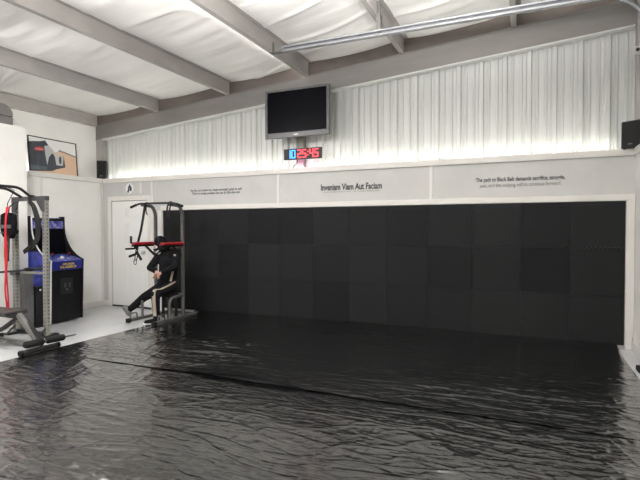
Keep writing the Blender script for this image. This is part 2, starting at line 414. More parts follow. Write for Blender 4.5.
# ------------------------------------------------------------------ black plastic sheets on the floor
TX0, TX1 = -5.56, 1.05
def sheet(name, y0, y1, ny, lift, seed, label):
    nx = 420
    Xg, Yg = np.meshgrid(np.linspace(TX0, TX1, nx), np.linspace(y0, y1, ny))
    wx = .10 * vnoise(Xg * 1.7, Yg * 1.9, seed); wy = .10 * vnoise(Xg * 1.3 + 7, Yg * 1.5, seed + 1)
    a = (Xg + wx) * 1.0; c = (Yg + wy)
    def ridge(fx, fy, sk, s, p=2.0):
        n = vnoise(a * fx + 31, c * fy + a * sk + 17, s); return (1 - np.abs(n) * p).clip(0, 1) ** 2
    amp = .55 + .45 * vnoise(Xg * .5, Yg * .6, seed + 2)
    h = .9 * (.012 * ridge(.55, 2.6, .25, seed + 3, 3.2) + .008 * ridge(1.3, 6.0, -.8, seed + 4, 5) + .0075 * ridge(3.2, 11, 1.8, seed + 5, 5) + .004 * ridge(4.5, 9, -4.5, seed + 21, 5) + .0035 * ridge(7, 19, 3, seed + 6, 4))
    h += .010 * (vnoise(Xg * .8, Yg * 1.6, seed + 7) + .5).clip(0, 1.2)
    h += .005 * ridge(3.5, 2.2, 5.0, seed + 8, 3.5)
    e = np.minimum(1, np.minimum((Xg - TX0) / .35, (TX1 - Xg) / .025)); e = np.maximum(e, .04)
    back = np.clip((Yg - 6.6) / .45, 0, 1) ** 2 * .046
    seam = np.clip(np.abs(Yg - 4.03) / .16, 0, 1)
    Z = np.maximum(.004, .005 + (h * amp * (.6 + .4 * seam) + .012) * e + back + lift(Xg, Yg))
    Xg = Xg + (.02 * vnoise(Yg * 1.1, Yg * 0 + 2, seed + 9)) * (np.abs(Xg - TX0) < .2)
    o = grid_mesh(name, Xg, Yg, Z, M['tarp'])
    return tag(o, label, 'plastic sheet')
def step(x, y):
    L = .002 + .046 * np.exp(-((x + 2.6) / .6) ** 2) + .003 * vnoise(x * 1.3, x * 0 + 4, 88)
    return L * np.exp(-np.clip(y - 4.02, 0, 9) / .20)
sheet('floor_tarp', 4.02, 7.08, 400, step, 40, 'far wrinkled black plastic sheet on the floor, reaching the foam-tiled wall')
sheet('floor_tarp', -1.0, 4.06, 520, lambda x, y: -.002 * np.clip((y - 3.9) / .12, 0, 1), 60, 'near wrinkled black plastic floor sheet tucked under the far sheet along a fold')

# ------------------------------------------------------------------ interlocking foam tiles on the wall
TW, TH = .6205, .6125; TZ = .048; TXL = 1.128 - 12 * TW
def teeth(n, length, depth):
    """zig-zag along 0..length with dovetail teeth, offset sideways by +-depth"""
    out = []; p = length / n
    for k in range(n):
        a = k * p; out += [(a + p * .54, 0), (a + p * .50, depth), (a + p * .97, depth), (a + p * .93, 0)]
    return out
TE = teeth(12, TW, .020); TV = teeth(12, TH, .020)
ordn = ['first', 'second', 'third', 'fourth', 'fifth', 'sixth', 'seventh', 'eighth', 'ninth', 'tenth', 'eleventh', 'twelfth']
rown = ['bottom', 'middle', 'top']
tile_mesh = {}
for r in range(3):
    for c in range(12):
        key = (c == 0, c == 11, r == 0, r == 2)
        if key not in tile_mesh:
            g = .0013; poly = []
            poly += [(0, 0)] + ([] if r == 0 else [(a, d) for a, d in TE]) + [(TW, 0)]
            poly += [] if c == 11 else [(TW + d, a) for a, d in TV]
            poly += [(TW, TH)] + ([] if r == 2 else [(a, TH + d) for a, d in TE[::-1]]) + [(0, TH)]
            poly += [] if c == 0 else [(d, a) for a, d in TV[::-1]]
            # pull the outline in a hair so that a seam line shows
            P = [V(p) for p in poly]; n = len(P); Q = []
            for i in range(n):
                a, b2, d2 = P[i - 1], P[i], P[(i + 1) % n]
                e1 = (b2 - a).normalized(); e2 = (d2 - b2).normalized()
                nn = V((-e1.y - e2.y, e1.x + e2.x));
                Q.append(b2 + (nn.normalized() * g if nn.length > 1e-6 else V((0, 0))))
            bm = MB(); bm.prism([(q.x, -.002, q.y) for q in Q], (0, -.018, 0))
            bm.bm.normal_update(); bmesh.ops.triangulate(bm.bm, faces=[f for f in bm.bm.faces if len(f.verts) > 4], ngon_method='EAR_CLIP')
            o = bm.build('foam_tile', M['foam']); tile_mesh[key] = o.data
        else:
            o = bpy.data.objects.new('foam_tile', tile_mesh[key]); COL.objects.link(o)
        o.location = (TXL + c * TW, D, TZ + r * TH)
        tag(o, 'black interlocking foam tile on the back wall, %s row, %s from the left' % (rown[r], ordn[c]), 'foam tile', 'black foam wall tiles')

# ------------------------------------------------------------------ lettering on the wall
def text_mesh(s, width, height, m, name, parent, x0, z0, y, bold=0.0, axis='back'):
    cu = bpy.data.curves.new('t', 'FONT'); cu.body = s; cu.size = 1; cu.extrude = .0; cu.offset = bold; cu.resolution_u = 3
    ob = bpy.data.objects.new('t', cu); COL.objects.link(ob)
    dg = bpy.context.evaluated_depsgraph_get(); me = bpy.data.meshes.new_from_object(ob.evaluated_get(dg))
    COL.objects.unlink(ob); bpy.data.objects.remove(ob)
    xs = [v.co.x for v in me.vertices]; ys = [v.co.y for v in me.vertices]
    w = max(xs) - min(xs); hmin = min(ys); capy = max(ys)
    o0 = root_loc(parent)
    for v in me.vertices:
        px = (v.co.x - min(xs)) / w * width; pz = v.co.y / capy * height
        p = V((x0 + px, y, z0 + pz)) if axis == 'back' else V((y, x0 + px, z0 + pz))
        v.co = p - o0
    me.materials.clear(); me.materials.append(m)
    b2 = bmesh.new(); b2.from_mesh(me)
    ex = bmesh.ops.extrude_face_region(b2, geom=b2.faces[:])
    vv = [g for g in ex['geom'] if isinstance(g, bmesh.types.BMVert)]
    bmesh.ops.translate(b2, verts=vv, vec=(0, -.0015, 0) if axis == 'back' else (.0015, 0, 0))
    bmesh.ops.recalc_face_normals(b2, faces=b2.faces[:]); b2.to_mesh(me); b2.free()
    o = bpy.data.objects.new(name, me); COL.objects.link(o); o.parent = parent; return o
FY = D - .001
t = thing('vinyl_lettering', (-2.57, FY, 2.12), 'dark motto in large letters on the white wall below the clock', 'lettering')
text_mesh('Inveniam Viam Aut Faciam', 1.02, .098, M['ink'], 'text_line', t, -3.08, 2.158, FY, .028)
text_mesh('I WILL EITHER FIND A WAY  OR  I SHALL MAKE ONE', .94, .018, M['ink2'], 'text_line', t, -3.045, 2.118, FY, .008)
t = thing('vinyl_lettering', (-.12, FY, 2.1), 'two lines of dark lettering on the white wall right of the middle motto', 'lettering')
text_mesh('The path to Black Belt demands sacrifice, struggle,', 1.13, .058, M['ink'], 'text_line', t, -.685, 2.195, FY, .02)
text_mesh('pain, and the undying will to continue forward.', 1.03, .054, M['ink2'], 'text_line', t, -.63, 2.118, FY, .012)  # lighter grey paints the reflection on the dark vinyl of this line
t = thing('vinyl_lettering', (-5.13, FY, 2.15), 'two small lines of dark lettering on the white wall above the pull-up tower', 'lettering')
text_mesh('As the us is alert be, single strength, goal or self', 1.11, .040, M['ink'], 'text_line', t, -5.69, 2.222, FY, .016)
text_mesh('There no single problem but can do like else now', 1.04, .040, M['ink'], 'text_line', t, -5.655, 2.166, FY, .016)
# emblem over the door
t = thing('wall_emblem', (-7.165, FY, 2.33), 'small round white emblem with a dark pointed figure above the door', 'emblem')
MB().lathe((-7.165, FY, 2.335), (0, -1, 0), [(0, .105), (.003, .105)], 32).build('disc', M['white'], t)
MB().prism([(-7.21, FY - .0035, 2.245), (-7.225, FY - .0035, 2.28), (-7.20, FY - .0035, 2.315), (-7.205, FY - .0035, 2.35), (-7.17, FY - .0035, 2.40), (-7.155, FY - .0035, 2.42), (-7.14, FY - .0035, 2.385), (-7.11, FY - .0035, 2.35), (-7.105, FY - .0035, 2.30), (-7.13, FY - .0035, 2.27), (-7.15, FY - .0035, 2.30), (-7.175, FY - .0035, 2.285), (-7.185, FY - .0035, 2.25)], (0, -.002, 0)).build('figure', mat('dark_blue_ink', (.012, .016, .03), .5), t)
MB().prism([(-7.165, FY - .006, 2.30), (-7.18, FY - .006, 2.33), (-7.16, FY - .006, 2.36), (-7.145, FY - .006, 2.325)], (0, -.001, 0)).build('figure_mark', M['ink2'], t)

# ------------------------------------------------------------------ LED strips on the ledges
tag(MB().box((-7.85, 7.12, LEDGE), (1.08, 7.14, LEDGE + .010)).build('led_strip', M['led']), 'long white LED strip lying on the back wall ledge', 'light strip')
tag(MB().box((-8.10, 2.2, LEDGE), (-8.085, 6.35, LEDGE + .010)).build('led_strip', M['led']), 'white LED strip lying on the left wall ledge behind the poster', 'light strip')

for xp, l in ((PX[0], 'white LED strip on the flange of the leftmost ceiling beam'), (PX[2], 'white LED strip on the flange of the beam above the television')):
    a, b2 = V((xp - .0075 * (-1 - 7) - .03, -1.0, z_pur(xp, -1.0) + .008)), V((xp - .03, 7.05, z_pur(xp, 7.05) + .008))
    tag(MB().bar([a, b2], .016, .004).build('led_strip', M['led_beam'], origin=b2), l, 'light strip')

# ------------------------------------------------------------------ television
tx0, tx1, tz0, tz1 = -3.985, -2.845, 3.012, 3.795; ty = 6.88
t = thing('television', ((tx0 + tx1) / 2, 7.0, tz0), 'large black flat television with grey frame hung high above the clock', 'television')
fr = .045
bm = MB()
bm.box((tx0, ty, tz0), (tx0 + fr, ty + .06, tz1)); bm.box((tx1 - fr, ty, tz0), (tx1, ty + .06, tz1)); bm.box((tx0 + fr, ty, tz1 - .035), (tx1 - fr, ty + .06, tz1)); bm.box((tx0 + fr, ty, tz0), (tx1 - fr, ty + .06, tz0 + .085))
bm.build('bezel', M['bezel'], t, bevel=.006)
MB().box((tx0 + fr, ty + .012, tz0 + .085), (tx1 - fr, ty + .05, tz1 - .035)).build('screen', M['screen'], t)
MB().box((tx0 + .05, ty + .05, tz0 + .05), (tx1 - .05, ty + .12, tz1 - .05)).build('back_housing', M['black'], t, bevel=.02)
MB().box((-3.45, ty - .002, tz0 + .035), (-3.38, ty, tz0 + .047)).build('maker_badge', M['silver'], t)
bm = MB().box((-3.55, ty + .12, 3.2), (-3.43, ty + .14, 3.6)).bar([(-3.49, ty + .14, 3.4), (-3.49, 7.2, 3.4)], .06, .06)
bm.build('mounting_arm', M['blackmetal'], t)
MB().bar([(-3.03, ty + .10, 3.72), (-2.93, 7.05, 3.72), (-2.93, 7.05, 2.95), ], .02, .012).build('cable', M['white'], t) if False else None

# ------------------------------------------------------------------ LED timer clock
cx0, cx1, cz0, cz1 = -3.70, -3.03, 2.668, 2.845; cy = 7.0
t = thing('wall_clock', (-3.36, 7.05, cz0), 'black LED timer showing 10 in blue and 25:45 in red under the television', 'clock')
MB().box((cx0, cy, cz0), (cx1, cy + .045, cz1)).build('housing', M['black'], t, bevel=.004)
MB().bar([(-3.49, cy + .045, 2.76), (-3.49, 7.2, 2.76)], .05, .05).build('mounting_arm', M['blackmetal'], t)
SEG = {'0': 'abcdef', '1': 'bc', '2': 'abged', '4': 'fgbc', '5': 'afgcd'}
def digit(ch, x, z, w, h, m, name):
    bm = MB(); s = .017; y0, y1 = cy - .004, cy
    seg = {'a': (x, z + h - s, x + w, z + h), 'd': (x, z, x + w, z + s), 'g': (x, z + h / 2 - s / 2, x + w, z + h / 2 + s / 2),
           'b': (x + w - s, z + h / 2, x + w, z + h), 'c': (x + w - s, z, x + w, z + h / 2), 'f': (x, z + h / 2, x + s, z + h), 'e': (x, z, x + s, z + h / 2)}
    for k in SEG[ch]:
        a, b0, c0, d0 = seg[k]; bm.box((a, y0, b0), (c0, y1, d0))
    bm.build(name, m, t)
for ch, x, mm in (('1', -3.645, 'digit_blue'), ('0', -3.558, 'digit_blue'), ('2', -3.452, 'digit_red'), ('5', -3.366, 'digit_red'), ('4', -3.238, 'digit_red'), ('5', -3.150, 'digit_red')):
    digit(ch, x, cz0 + .022, .072, .135, M[mm], 'digit')
for z in (.055, .11): MB().box((-3.272, cy - .004, cz0 + z), (-3.256, cy, cz0 + z + .016)).build('colon_dot', M['digit_red'], t)
MB().tube(smooth_path([(-3.47, cy + .03, cz0), (-3.48, cy + .04, cz0 - .05), (-3.55, cy + .07, cz0 - .1), (-3.6, 7.12, LEDGE + .012)]), .006, 8).build('power_cord', M['black'], t, smooth=True)

# ------------------------------------------------------------------ speakers on the ledge
def speaker(c, w, d, h, rz, label, parts=True):
    t = thing('loudspeaker', c, label, 'speaker', 'black speakers on the ledge')
    R = Matrix.Rotation(rz, 3, 'Z'); c = V(c)
    MB().box(c + V((-w / 2, -d / 2, .008)), c + V((w / 2, d / 2, h)), R, c).build('cabinet', M['black'], t, bevel=.012)
    MB().box(c + V((-w / 2 + .015, -d / 2 - .012, .03)), c + V((w / 2 - .015, -d / 2, h - .02)), R, c).build('grille', M['rubber'], t, bevel=.006)
    MB().box(c + V((-.025, -d / 2 - .015, .05)), c + V((.025, -d / 2 - .012, .065)), R, c).build('badge', M['bezel'], t)
    for sx in (-1, 1):
        for sy in (-1, 1):
            q = c + R @ V((sx * (w / 2 - .03), sy * (d / 2 - .03), 0)); MB().cyl(q, q + V((0, 0, .01)), .012).build('foot', M['rubber'], t)
speaker((-7.865, 7.085, 2.545), .185, .11, .365, math.radians(30), 'small black speaker on the ledge in the left corner beside the poster')
speaker((1.21, 7.08 + .0, LEDGE), .22, .21, .345, math.radians(-32), 'black speaker on the ledge in the right corner of the room')

# ------------------------------------------------------------------ framed poster on the left ledge
t = thing('framed_poster', (-8.03, 6.1, LEDGE), 'black-framed poster of a silver and dark sports car leaning on the left ledge', 'poster')
p00, p10 = V((-8.0, 5.64, LEDGE + .002)), V((-8.0, 6.615, LEDGE + .002)); p01 = V((-8.04, 5.635, 3.185))
eu = p10 - p00; ev = p01 - p00; nrm = eu.cross(ev).normalized()
if nrm.x < 0: nrm = -nrm
def pp(u, v, k=0.): return p00 + eu * u + ev * v + nrm * k
def crop(x, y):
    """poster coordinates measured on an enlarged view of the photograph's poster"""
    u = (x - 75 - (y - 60) * .04) / 452; yt = 55 + .167 * (x - 70); yb = 400 + .087 * (x - 85)
    return (min(max(u, .01), .99), min(max((yb - y) / (yb - yt), .01), .99))
def flat(pts, k, m, name, raw=False):
    q = [pp(*(p if raw else crop(*p)), k) for p in pts]; MB().prism(q, nrm * .0008).build(name, m, t)
MB().prism([pp(0, 0), pp(1, 0), pp(1, 1), pp(0, 1)], nrm * .012).build('backing', mat('poster_sky', (.80, .80, .79), .35), t)
bm = MB(); f = .016
for a, b2, c2, d2 in ((0, 0, 1, f * 1.5), (0, 1 - f * 1.5, 1, 1), (0, 0, f, 1), (1 - f, 0, 1, 1)):
    bm.prism([pp(a, b2, -.002), pp(c2, b2, -.002), pp(c2, d2, -.002), pp(a, d2, -.002)], nrm * .024)
bm.build('frame', M['black'], t)
flat([(.01, .02), (.99, .02), (.99, .60), (.62, .70), (.3, .5), (.01, .3)], .0122, mat('poster_sand', (.68, .47, .33), .35), 'print_ground', True)
flat([(.60, .69), (.99, .58), (.99, .62), (.62, .735)], .0131, mat('poster_shore', (.25, .24, .24), .35), 'print_shore', True)
car_d = mat('poster_car_dark', (.05, .06, .075), .35); car_s = mat('poster_car_silver', (.50, .50, .50), .35)
flat([(78, 385), (76, 115), (130, 112), (175, 112), (230, 105), (262, 150), (330, 225), (405, 255), (418, 350), (330, 368), (290, 385)], .0140, car_d, 'print_car_body')
flat([(222, 155), (262, 150), (330, 222), (402, 258), (392, 335), (330, 330), (318, 250), (292, 226), (262, 258), (245, 330), (232, 250)], .0150, car_s, 'print_car_flank')
flat([(130, 170), (175, 160), (215, 172), (216, 200), (180, 200), (135, 196)], .0150, mat('poster_red', (.42, .05, .06), .35), 'print_tail_light')
flat([(140, 178), (210, 182), (210, 190), (140, 188)], .0160, mat('poster_pink', (.7, .3, .3), .35), 'print_tail_bar')
flat([(272, 300)] + [(293 + 22 * math.cos(a), 270 + 46 * math.sin(a)) for a in [k * math.pi / 6 for k in range(12)]], .0160, car_d, 'print_wheel') if False else flat([(293 + 22 * math.cos(k * math.pi / 7), 270 + 46 * math.sin(k * math.pi / 7)) for k in range(14)], .0160, car_d, 'print_wheel')
flat([(368 + 13 * math.cos(k * math.pi / 7), 285 + 36 * math.sin(k * math.pi / 7)) for k in range(14)], .0160, car_d, 'print_wheel')
flat([(85, 330), (240, 345), (240, 375), (85, 370)], .0150, mat('poster_bumper', (.10, .12, .14), .35), 'print_bumper')

# ------------------------------------------------------------------ steel rail hung from the ceiling beams
ry, rz = 5.76, 3.955
t = thing('ceiling_rail', (-.9, ry, rz), 'long galvanised metal rail hung level below the ceiling beams', 'rail')
c_ = [(-.032, -.036), (.032, -.036), (.032, -.016), (.026, -.016), (.026, -.03), (-.026, -.03), (-.026, .03), (.026, .03), (.026, .016), (.032, .016), (.032, .036), (-.032, .036)]
MB().sweep([(-3.06, ry, rz), (1.49, ry, rz)], c_).build('channel', M['galv'], t)
zt = z_pur(-1.742, ry)
MB().bar([(-1.715, ry + .035, rz - .03), (-1.715, ry - .04, zt + .17)], .05, .04, (0, 1, 0)).bar([(-1.71, ry + .03, rz + .02), (-1.71, ry + .12, zt + .07)], .03, .012, (0, 1, 0)).build('hanger', M['steel'], t)
MB().box((-3.24, ry - .04, rz - .03), (-3.02, ry + .045, rz - .024)).bar([(-3.2, ry, rz - .02), (-3.2, ry, z_pur(-3.332, ry) + .05)], .006, .05, (0, 1, 0)).build('end_bracket', M['steel'], t)
tag(MB().tube(smooth_path([(.80, 6.98, 4.52), (.95, 6.95, 4.41), (1.06, 6.93, 4.335), (1.14, 6.91, 4.27), (1.23, 6.9, 4.17), (1.30, 6.9, 4.05), (1.33, 6.9, 3.9)]), .026, 10).build('curved_conduit', M['galv'], smooth=True, origin=(1.14, 6.91, 4.27)), 'pale curved metal conduit in the top right corner in front of the rafter', 'conduit')
t = thing('column_clamp', (1.24, 7.12, 3.76), 'small metal clamp with a dark bolt on the right corner column', 'clamp')
MB().box((1.20, 7.09, 3.71), (1.27, 7.14, 3.82)).build('plate', M['silver'], t, bevel=.004)
MB().ball((1.235, 7.085, 3.77), .022).build('bolt', M['black'], t, smooth=True)

# ------------------------------------------------------------------ arcade cabinet (back to the left wall, front towards +X)
AY0, AY1 = 5.225, 5.835
t = thing('arcade_cabinet', (-7.38, 5.53, 0), 'upright black and blue arcade cabinet against the left wall behind the rack', 'arcade machine')
sp = [(-7.50, .03), (-6.975, .03), (-6.945, .87), (-6.935, 1.03), (-7.02, 1.062), (-7.108, 1.11), (-7.19, 1.17), (-7.251, 1.235), (-7.31, 1.32), (-7.346, 1.395), (-7.37, 1.47), (-7.382, 1.545), (-7.389, 1.752), (-7.50, 1.752)]
lowp = [q for q in sp if q[1] < 1.2]; MB().prism([(x, AY0, z) for x, z in lowp[:7] + [(-7.50, 1.17)]], (0, .018, 0)).build('side_panel', M['art_side'], t, label='near side panel covered in blue artwork')
MB().prism([(x, AY0, z) for x, z in [(-7.50, 1.171), (-7.191, 1.171)] + sp[7:]], (0, .018, 0)).build('upper_side_panel', M['black'], t, label='black upper part of the near side panel')
MB().prism([(x, AY1 - .018, z) for x, z in sp], (0, .018, 0)).build('side_panel', M['black'], t, label='far black side panel')
edge = [V((x, 0, z)) for x, z in sp[1:-1]]
for y, mm, l in ((AY0 + .009, 'white', 'edge trim of the near side panel, its highlight painted white'), (AY1 - .009, 'black', 'black edge trim of the far side panel')):  # near trim's white stands in for the highlight on dark glossy molding
    MB().sweep([p + V((.002, y, 0)) for p in edge], [(-.010, -.004), (.010, -.004), (.010, .004), (-.010, .004)], up=(1, 0, 0)).build('edge_trim', M[mm], t, label=l)
ya, yb = AY0 + .018, AY1 - .018
MB().box((-7.49, ya, .03), (-6.99, yb, .86)).build('lower_cabinet', M['black'], t)
MB().box((-7.49, ya, .86), (-7.40, yb, 1.72)).build('upper_cabinet', M['black'], t)
bm = MB().box((-6.99, 5.43, .47), (-6.982, 5.66, .73)); bm.build('coin_door', mat('coin_door_steel', (.018, .018, .02), .4), t, bevel=.002)
for y in (5.50, 5.585): MB().box((-6.982, y, .58), (-6.978, y + .03, .65)).build('coin_slot', M['bezel'], t)
MB().cyl((-6.982, 5.545, .545), (-6.974, 5.545, .545), .011).build('lock', M['silver'], t)
MB().prism([(-7.36, ya, 1.125), (-7.33, ya, 1.125), (-7.395, ya, 1.54), (-7.41, ya, 1.54)], (0, yb - ya, 0)).build('monitor', M['screen'], t)
MB().prism([(-7.40, ya, 1.55), (-7.395, ya, 1.55), (-7.402, ya, 1.725), (-7.41, ya, 1.725)], (0, yb - ya, 0)).build('marquee', M['art_marquee'], t, label='colourful blue marquee panel at the top')
MB().prism([(-7.40, ya, .875), (-6.955, ya, .875), (-6.947, ya, 1.018), (-7.02, ya, 1.045), (-7.36, ya, 1.115), (-7.40, ya, 1.115)], (0, yb - ya, 0)).build('control_panel', M['art_panel'], t, label='blue control panel with joystick and buttons')
MB().prism([(-6.955, ya, .878), (-6.953, ya, .878), (-6.945, ya, 1.014), (-6.947, ya, 1.014)], (0, yb - ya, 0)).build('panel_front', M['art_blue'], t)
for y in (5.38, 5.68):
    j = MB().cyl((-7.09, y, 1.055), (-7.09, y, 1.12), .006).build('joystick', M['black'], t); MB().ball((-7.09, y, 1.13), .019).build('joystick_ball', M['red'], j, smooth=True)
MB().ball((-7.07, 5.53, 1.063), .034).build('trackball', M['white'], t, smooth=True)
for y, mm in ((5.43, 'white'), (5.455, 'redband'), (5.61, 'white'), (5.64, 'gold'), (5.73, 'redband')):
    MB().cyl((-7.03, y, 1.045), (-7.03, y, 1.063), .012, 12).build('button', M[mm], t)
text_mesh('ARCADE', .22, .032, M['gold'], 'panel_lettering', t, 5.44, .952, -6.944, .03, 'left')
text_mesh('CLASSICS', .30, .036, M['gold'], 'panel_lettering', t, 5.40, .902, -6.946, .03, 'left')
for x in (-7.44, -7.05):
    for y in (ya + .05, yb - .05): MB().cyl((x, y, 0), (x, y, .031), .022, 12).build('foot', M['silver'], t)

# grey box and slim black tower beside it
tag(MB().box((-7.22, 4.83, 0), (-7.02, 5.0, .89)).build('carpeted_box', M['carpet'], bevel=.012, origin=(-7.12, 4.92, 0)), 'tall grey carpeted box standing beside the arcade cabinet behind the rack', 'box')
t = thing('tower_speaker', (-7.10, 5.07, 0), 'slim black floor speaker with a white dot between grey box and arcade cabinet', 'speaker')
MB().box((-7.20, 5.015, .012), (-7.005, 5.135, .64)).build('cabinet', M['black'], t, bevel=.008)
MB().box((-7.005, 5.022, .05), (-6.996, 5.128, .62)).build('grille', M['rubber'], t, bevel=.004)
MB().cyl((-6.996, 5.085, .585), (-6.990, 5.085, .585), .016).build('badge', M['white'], t)
MB().box((-7.21, 5.008, 0), (-6.985, 5.145, .014)).build('base', M['rubber'], t)

# ------------------------------------------------------------------ squat rack (only its far side frame is in the picture)
ry0 = 4.65
t = thing('squat_rack', (-6.58, ry0, 0), 'grey steel squat rack with punched uprights in front of the arcade cabinet', 'rack')
for ry0 in (3.5, 4.65):
    for x in (-6.915, -6.265):
        w = .062; bm = MB()
        bm.box((x - w / 2, ry0 - w / 2, .03), (x + w / 2, ry0 + w / 2, 1.98)); bm.mi = 1
        for k in range(34):
            z = .17 + k * .052
            bm.cyl((x, ry0 - w / 2 - .0006, z), (x, ry0 - w / 2 + .002, z), .0095, 10)
            bm.cyl((x + w / 2 - .002, ry0, z), (x + w / 2 + .0006, ry0, z), .0095, 10)
        bm.build('upright', [M['olive'], M['black']], t)
        MB().box((x - .05, ry0 - .16, 0), (x + .05, ry0 + .16, .03)).bar([(x, ry0 - .14, .03), (x, ry0 - .02, .13)], .04, .012).build('foot', M['blackmetal'], t, bevel=.004)
    MB().box((-6.95, ry0 - .033, 1.945), (-6.225, ry0 + .033, 2.005)).build('top_beam', M['darksteel'], t, bevel=.004)
    for x, s in ((-6.88, 1), (-6.30, -1)):
        MB().prism([(x, ry0 - .036, 1.945), (x + s * .11, ry0 - .036, 1.945), (x, ry0 - .036, 1.79), (x - s * .06, ry0 - .036, 1.79), (x - s * .06, ry0 - .036, 1.945)], (0, .005, 0)).build('gusset', M['darksteel'], t)
    MB().bar([(-6.885, ry0, .905), (-6.295, ry0, .912)], .03, .03).build('side_brace', M['olive'], t)
    MB().bar([(-6.885, ry0, .04), (-6.295, ry0, .04)], .06, .05).build('base_beam', M['blackmetal'], t)
for pts in ([(-6.53, ry0, 1.985), (-6.53, ry0 - .06, 2.02), (-6.50, ry0 - .22, 2.12), (-6.49, ry0 - .93, 2.12), (-6.53, ry0 - 1.09, 2.02), (-6.53, ry0 - 1.15, 1.985)], [(-6.74, ry0, 1.985), (-6.74, ry0 - .06, 2.02), (-6.72, ry0 - .25, 2.11), (-6.71, ry0 - .90, 2.11), (-6.74, ry0 - 1.09, 2.02), (-6.74, ry0 - 1.15, 1.985)]):
    MB().tube(fillet(pts, .08), .019).build('pull_up_bar', M['blackmetal'], t, smooth=True)
MB().box((-6.95, 3.531, 1.44), (-6.88, 3.60, 1.475)).build('bar_hook', M['darksteel'], t, bevel=.004)
jc = MB().box((-6.95, ry0 - .10, 1.44), (-6.88, ry0 - .031, 1.60)).box((-6.95, ry0 - .17, 1.44), (-6.88, ry0 - .10, 1.475)).build('bar_hook', M['darksteel'], t, bevel=.004)
MB().lathe((-6.88, ry0 - .06, 1.50), (1, 0, 0), [(0, .015), (.04, .015), (.045, .03), (.085, .034), (.095, .02)]).build('hook_knob', M['black'], jc, smooth=True)
for yy in (ry0 - .10, 3.53): MB().box((-6.90, yy, .87), (-6.78, yy + .069, .915)).build('bar_hook', M['darksteel'], t, bevel=.004)

# barbell on the lower hooks
t = thing('barbell', (-6.80, 4.3, .94), 'thin dark steel barbell resting low across the rack', 'barbell')
MB().cyl((-6.80, 3.38, .932), (-6.80, 4.74, .932), .0145).build('shaft', M['darksteel'], t, smooth=True)
for y0, y1 in ((4.78, 5.03), (3.09, 3.36)): MB().cyl((-6.80, y0, .932), (-6.80, y1, .932), .02).build('sleeve', M['darksteel'], t, smooth=True)
MB().lathe((-6.80, 4.70, .932), (0, 1, 0), [(0, .028), (.02, .036), (.06, .036), (.075, .03), (.10, .034), (.12, .024)]).build('collar', M['black'], t, smooth=True)
# thin rod in the upper hook
tag(MB().cyl((-6.915, 3.53, 1.488), (-6.915, 4.545, 1.488), .011).build('steel_rod', M['chrome'], origin=(-6.8, 4.0, 1.5), smooth=True), 'thin pale steel rod lying in the upper hook of the rack', 'rod')

def strap(pts, w, th, side=(1, 0, 0)):
    """flat band along pts, its width lying along side"""
    bm = MB(); P = smooth_path(pts, 6); s = V(side).normalized(); R_ = []
    for i, p in enumerate(P):
        tt = (P[min(i + 1, len(P) - 1)] - P[max(i - 1, 0)]).normalized(); sd = (s - tt * s.dot(tt)).normalized(); nn = tt.cross(sd)
        ww = w(i / (len(P) - 1)) if callable(w) else w
        R_.append([bm.bm.verts.new(p + sd * (a * ww / 2) + nn * (b * th / 2)) for a, b in ((-1, -1), (1, -1), (1, 1), (-1, 1))])
    for i in range(len(R_) - 1):
        for j in range(4): bm.bm.faces.new((R_[i][j], R_[i][(j + 1) % 4], R_[i + 1][(j + 1) % 4], R_[i + 1][j]))
    bm.bm.faces.new(R_[0][::-1]); bm.bm.faces.new(R_[-1]); return bm

# black lifting belt hung from the top beam
t = thing('lifting_belt', (-6.4, 4.58, 1.9), 'curved black lifting belt hanging from the top beam of the squat rack', 'belt')
bp_ = [(-6.53, 4.66, 2.015), (-6.51, 4.59, 2.01), (-6.49, 4.58, 1.93), (-6.42, 4.58, 1.86), (-6.35, 4.57, 1.75), (-6.315, 4.57, 1.63), (-6.31, 4.57, 1.50), (-6.33, 4.57, 1.41), (-6.38, 4.56, 1.34), (-6.46, 4.56, 1.28)]
strap(bp_, lambda u: .055 + .05 * min(1, max(0, (u - .2) * 3)) - .05 * max(0, (u - .75) * 3), .012).build('strap', M['black'], t)
strap([(-6.43, 4.555, 1.31), (-6.50, 4.555, 1.265), (-6.59, 4.55, 1.21)], .06, .018).build('buckle_end', M['rubber'], t)

# red band and dark gear hung on the rod
t = thing('resistance_band', (-6.69, 4.35, 1.0), 'long bright red resistance band hanging from the rack at the left edge', 'band')
strap([(-6.68, 4.40, 1.85), (-6.675, 4.36, 1.72), (-6.68, 4.35, 1.5), (-6.70, 4.35, 1.2), (-6.685, 4.35, .95), (-6.705, 4.35, .7), (-6.68, 4.35, .5), (-6.665, 4.35, .37)], .032, .006).build('band_loop', M['redband'], t)
strap([(-6.715, 4.40, 1.85), (-6.72, 4.38, 1.6), (-6.70, 4.38, 1.2), (-6.715, 4.38, .9), (-6.69, 4.38, .6), (-6.66, 4.365, .375)], .03, .006).build('band_back_loop', M['redband'], t)
MB().tube([(-6.70, 4.40, 1.84), (-6.70, 4.40, 1.90), (-6.70, 4.5, 2.09), (-6.71, 4.40, 2.13)], .006, 8).build('hanging_cord', M['black'], t)
bm = MB(); t = thing('training_vest', (-6.78, 4.47, 1.38), 'black padded vest hung beside the left rack upright behind the red band', 'vest')
for i, (y, x0, x1, z1, z0) in enumerate(((4.47, -6.985, -6.70, 1.78, 1.40),)):
    bm.prism([(x0, y, z1 - .03), (x0 + .1, y, z1), (x1 - .08, y, z1 - .01), (x1, y, z1 - .04), (x1 + .01, y, 1.62), (x1 - .01, y, 1.47), (x1 - .06, y, z0), (x0 + .05, y, z0 + .02), (x0 - .01, y, 1.55)], (0, .07, 0))
bm.build('vest_body', M['cloth'], t, bevel=.02, seg=3)
MB().box((-6.95, 4.462, 1.55), (-6.74, 4.47, 1.60)).build('vest_strap', M['bezel'], t, bevel=.002)
